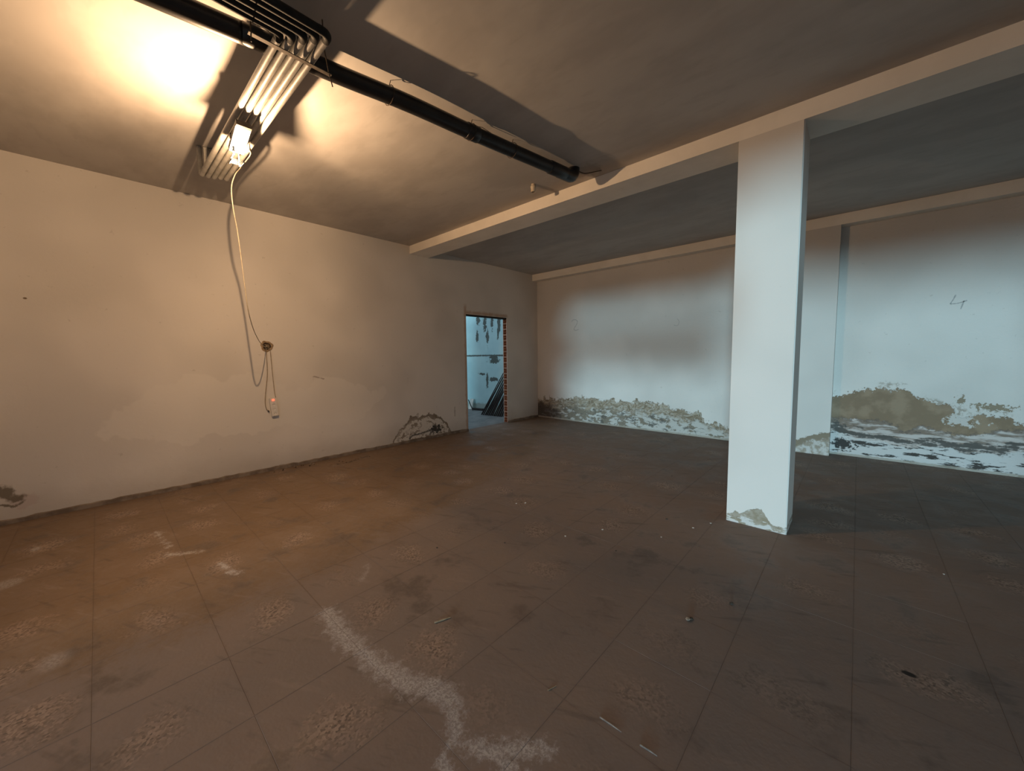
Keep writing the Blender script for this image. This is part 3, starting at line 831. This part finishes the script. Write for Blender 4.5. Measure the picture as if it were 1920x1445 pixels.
for yy in (-0.03, 0.034):  # frame carrying the added rods
    bm = bmesh.new(); tube(bm, [(0.079, yy, -0.050), (0.0095, yy, -0.050), (-0.012, yy * 0.8, -0.046), (-0.035, 0.02 + yy * 0.4, 0.035)], 0.0028, 6)
    o = obj('shade_rod_frame', bm, M['strap'], lamp); o.location = bulb.location; o.rotation_euler = inv_r

# ------------------------------------------------------------------ cable, wall box, power strip
bm = bmesh.new()
cp = [(2.075, -5.53, 2.612), (2.03, -5.50, 2.650), (1.92, -5.45, 2.668), (1.80, -5.415, 2.684), (1.50, -5.411, 2.695), (1.405, -5.422, 2.675), (1.368, -5.440, 2.59), (1.34, -5.432, 2.45), (1.235, -5.392, 2.32), (1.15, -5.36, 2.138),
      (1.08, -5.332, 1.933), (0.985, -5.296, 1.721), (0.79, -5.222, 1.575), (0.53, -5.122, 1.483), (0.26, -5.018, 1.432), (0.06, -4.94, 1.422), (0.012, -4.918, 1.43)]
tube(bm, smooth_path(cp, 6), 0.0036, 8)
o = obj('lamp_cable', bm, M['cable'], None, True)
tag(o, 'cream cable sagging from the work lamp to the wall box', 'cable')

t = thing('wall_box', 'round open junction box in a chipped hole in the left wall', 'junction box', (0, -4.912, 1.43))
bm = bmesh.new()
prof = [(0.062, 0.0015), (0.056, 0.006), (0.046, 0.008), (0.041, 0.003)]
lathe(bm, prof, 28, 'x', cap=False)
for v in bm.verts:
    a = math.atan2(v.co.z, v.co.y); k = 1 + 0.08 * math.sin(3 * a + 1) + 0.05 * math.sin(7 * a)
    v.co.y *= k; v.co.z *= k
obj('rim', bm, M['boxrim'], t, True)
bm = bmesh.new(); lathe(bm, [(0.0, 0.0012), (0.043, 0.0016)], 28, 'x'); obj('cavity', bm, M['hole'], t)
for a in range(4):
    bm = bmesh.new(); s = random.uniform(-1, 1)
    tube(bm, smooth_path([(0.002, -0.02 + a * 0.013, 0.02), (0.018, -0.01 + a * 0.009, 0.01 * s), (0.012, -0.015 + a * 0.012, -0.02), (0.004, -0.012 + a * 0.01, -0.035)], 4), 0.0028, 6)
    obj('wire', bm, M['greycable'], t, True)

def hang(pts, name, label):
    bm = bmesh.new(); tube(bm, smooth_path(pts, 6), 0.0038, 8)
    return tag(obj(name, bm, M['greycable'], None, True), label, 'cable')
hw = hang([(0.012, -4.922, 1.40), (0.022, -4.926, 1.376), (0.016, -4.928, 1.123), (0.014, -4.955, 0.913), (0.014, -4.966, 0.79), (0.014, -4.958, 0.725), (0.014, -4.940, 0.697)], 'hanging_wire', 'thin grey wire below the wall box with a loose end')
bm = bmesh.new(); tube(bm, [(0.014, -4.943, 0.702), (0.014, -4.932, 0.686)], 0.0075, 8); obj('plug_end', bm, M['housing'], hw, True)
hang([(0.012, -4.895, 1.40), (0.020, -4.886, 1.382), (0.016, -4.877, 1.121), (0.016, -4.867, 0.906), (0.02, -4.860, 0.842)], 'supply_cable', 'thin grey cable from the wall box to the power strip')

t = thing('power_strip', 'white power strip with glowing red switch hanging on the left wall', 'power strip', (0.0015, -4.885, 0.735))
t.rotation_euler = (math.radians(5), 0, 0)
bm = bmesh.new(); bx(bm, 0, 0.040, -0.034, 0.034, -0.105, 0.105)
bmesh.ops.bevel(bm, geom=list(bm.edges), offset=0.006, segments=2, affect='EDGES')
obj('body', bm, M['white'], t)
for k in range(3):
    bm = bmesh.new(); lathe(bm, [(0.021, 0.0402), (0.021, 0.0412), (0.0185, 0.0412), (0.0175, 0.0404), (0.0, 0.0404)], 20, 'x', (0, 0, -0.072 + k * 0.052)); so = obj('socket', bm, M['white'], t, True)
    for s in (-1, 1):
        bm = bmesh.new(); lathe(bm, [(0.0, 0.0408), (0.003, 0.0407)], 8, 'x', (0, s * 0.0095, -0.072 + k * 0.052)); obj('pin_hole', bm, M['hole'], so)
bm = bmesh.new(); bx(bm, 0.040, 0.045, -0.012, 0.012, 0.075, 0.095); obj('switch', bm, M['led'], t)

# ------------------------------------------------------------------ steel bars and boards beyond the doorway
for k in range(24):
    row = k % 2; bx_ = -1.16 + 0.0245 * k; by_ = -0.53 - 0.05 * row + 0.003 * k
    L = 1.12 + 0.02 * ((k * 7) % 5); lean = 0.40 - 0.005 * k + random.uniform(-0.004, 0.004); bx_ += random.uniform(-0.004, 0.004)
    bm = bmesh.new(); tube(bm, [(0, 0, 0.0), (lean, -by_ - 0.016 - 0.05 * row, L)], 0.0105, 8)
    o = obj('steel_bar', bm, M['rebar'], None, True, (bx_, by_, 0.0))
    tag(o, 'dark steel bar leaning in the bundle beyond the doorway' if k else 'outermost dark steel bar of the bundle leaning beyond the doorway', 'bar', 'steel bars leaning beyond the doorway')
bm = bmesh.new(); bx(bm, -0.05, 0.05, -0.011, 0.011, 0, 0.26)
o = obj('pale_board', bm, M['board'], None, False, (-1.98, -0.16, 0.0)); o.rotation_euler = (-0.35, 0.0, 0.2)
tag(o, 'short pale board leaning at the foot of the blue wall', 'board')
bm = bmesh.new(); bx(bm, -0.16, 0.16, -0.03, 0.03, 0, 0.05)
bmesh.ops.bevel(bm, geom=list(bm.edges), offset=0.008, segments=1, affect='EDGES')
o = obj('black_block', bm, M['rebar'], None, False, (-1.72, -0.14, -0.004)); o.rotation_euler = (0, 0, 0.15)
tag(o, 'black block lying beside the pale board beyond the doorway', 'block')
bm = bmesh.new(); bx(bm, -0.008, 0.008, -0.008, 0.008, 0, 0.36)
o = obj('dark_stick', bm, M['rebar'], None, False, (-1.78, -0.25, 0.0)); o.rotation_euler = (-0.25, -0.85, 0)
tag(o, 'thin dark stick slanting over the pale board beyond the doorway', 'stick')

# ------------------------------------------------------------------ litter on the floor
def crumb(name, x, y, s, mat, label, group, flat=0.6):
    bm = bmesh.new(); bmesh.ops.create_icosphere(bm, subdivisions=1, radius=s)
    for v in bm.verts:
        v.co *= random.uniform(0.7, 1.2); v.co.z *= flat
    zmin = min(v.co.z for v in bm.verts)
    for v in bm.verts: v.co.z -= zmin
    o = obj(name, bm, mat, None, False, (x, y, -0.0004)); o.rotation_euler = (0, 0, random.uniform(0, 6))
    return tag(o, label, 'crumb', group)
def sliver(name, a, b, r, mat, label, cat):
    bm = bmesh.new(); A, B = Vector((*a, r)), Vector((*b, r)); m_ = (A + B) / 2
    tube(bm, [A - m_ + Vector((0, 0, 0)), (A + B) / 2 - m_ + Vector((0, 0.001, 0)), B - m_], r, 6, radii=[r, r * 1.0, r * 0.5])
    o = obj(name, bm, mat, None, False, m_ - Vector((0, 0, 0.0004))); return tag(o, label, cat)
sliver('wood_sliver', (3.486, -5.196), (3.515, -5.121), 0.0045, M['wood'], 'thin wood sliver on the floor above the white streak', 'sliver')
sliver('straw_bit', (4.120, -5.128), (4.132, -5.09), 0.002, M['wood'], 'tiny pale straw right of the lower white streak', 'straw')
sliver('nail', (4.324, -5.092), (4.406, -5.091), 0.0026, M['nail'], 'longer thin grey nail lying near the bottom edge of the picture', 'nail')
sliver('nail', (4.471, -5.090), (4.527, -5.087), 0.0026, M['nail'], 'shorter thin grey nail lying closest to the bottom edge', 'nail')
crumb('plaster_crumb', 4.395, -4.369, 0.012, M['stone'], 'pale crumb on the open floor in front of the column', None)
crumb('dark_crumb', 4.405, -4.35, 0.010, M['darkstone'], 'dark crumb touching the pale crumb in front of the column', None)
crumb('dark_crumb', 4.522, -4.10, 0.013, M['darkstone'], 'single dark crumb on the floor below the column', None)
for x, y in ((5.37, -3.0), (2.85, -3.768), (2.80, -3.83), (3.611, -3.782), (4.178, -3.155), (3.46, -4.045), (3.979, -3.615), (4.103, -3.321)):
    crumb('plaster_chip', x, y, random.uniform(0.006, 0.010), M['white'], 'tiny white plaster chip scattered on the open floor', 'white chips scattered on the floor', 0.4)
for x, y in ((3.828, -3.998), (3.2, -4.4), (2.3, -3.4), (2.9, -4.75), (3.9, -3.3), (3.55, -2.2)):
    crumb('dark_chip', x, y, random.uniform(0.006, 0.011), M['darkstone'], 'tiny dark chip scattered on the open floor', 'dark chips scattered on the floor', 0.5)
for k in range(16):
    y = random.uniform(-4.95, -4.5); crumb('rubble_crumb', 0.03 + random.random() * 0.12, y, random.uniform(0.005, 0.013), M['darkstone'] if k % 2 else M['stone'],
          'small rubble crumb lying along the skirting below the power strip', 'rubble along the left skirting')
for k in range(10):
    y = random.uniform(-4.4, -3.85); crumb('rubble_crumb', 0.22 + random.random() * 0.14, y, random.uniform(0.004, 0.009), M['darkstone'],
          'small dark crumb in the stain before the peeling mound', 'crumbs in the stain by the left wall')
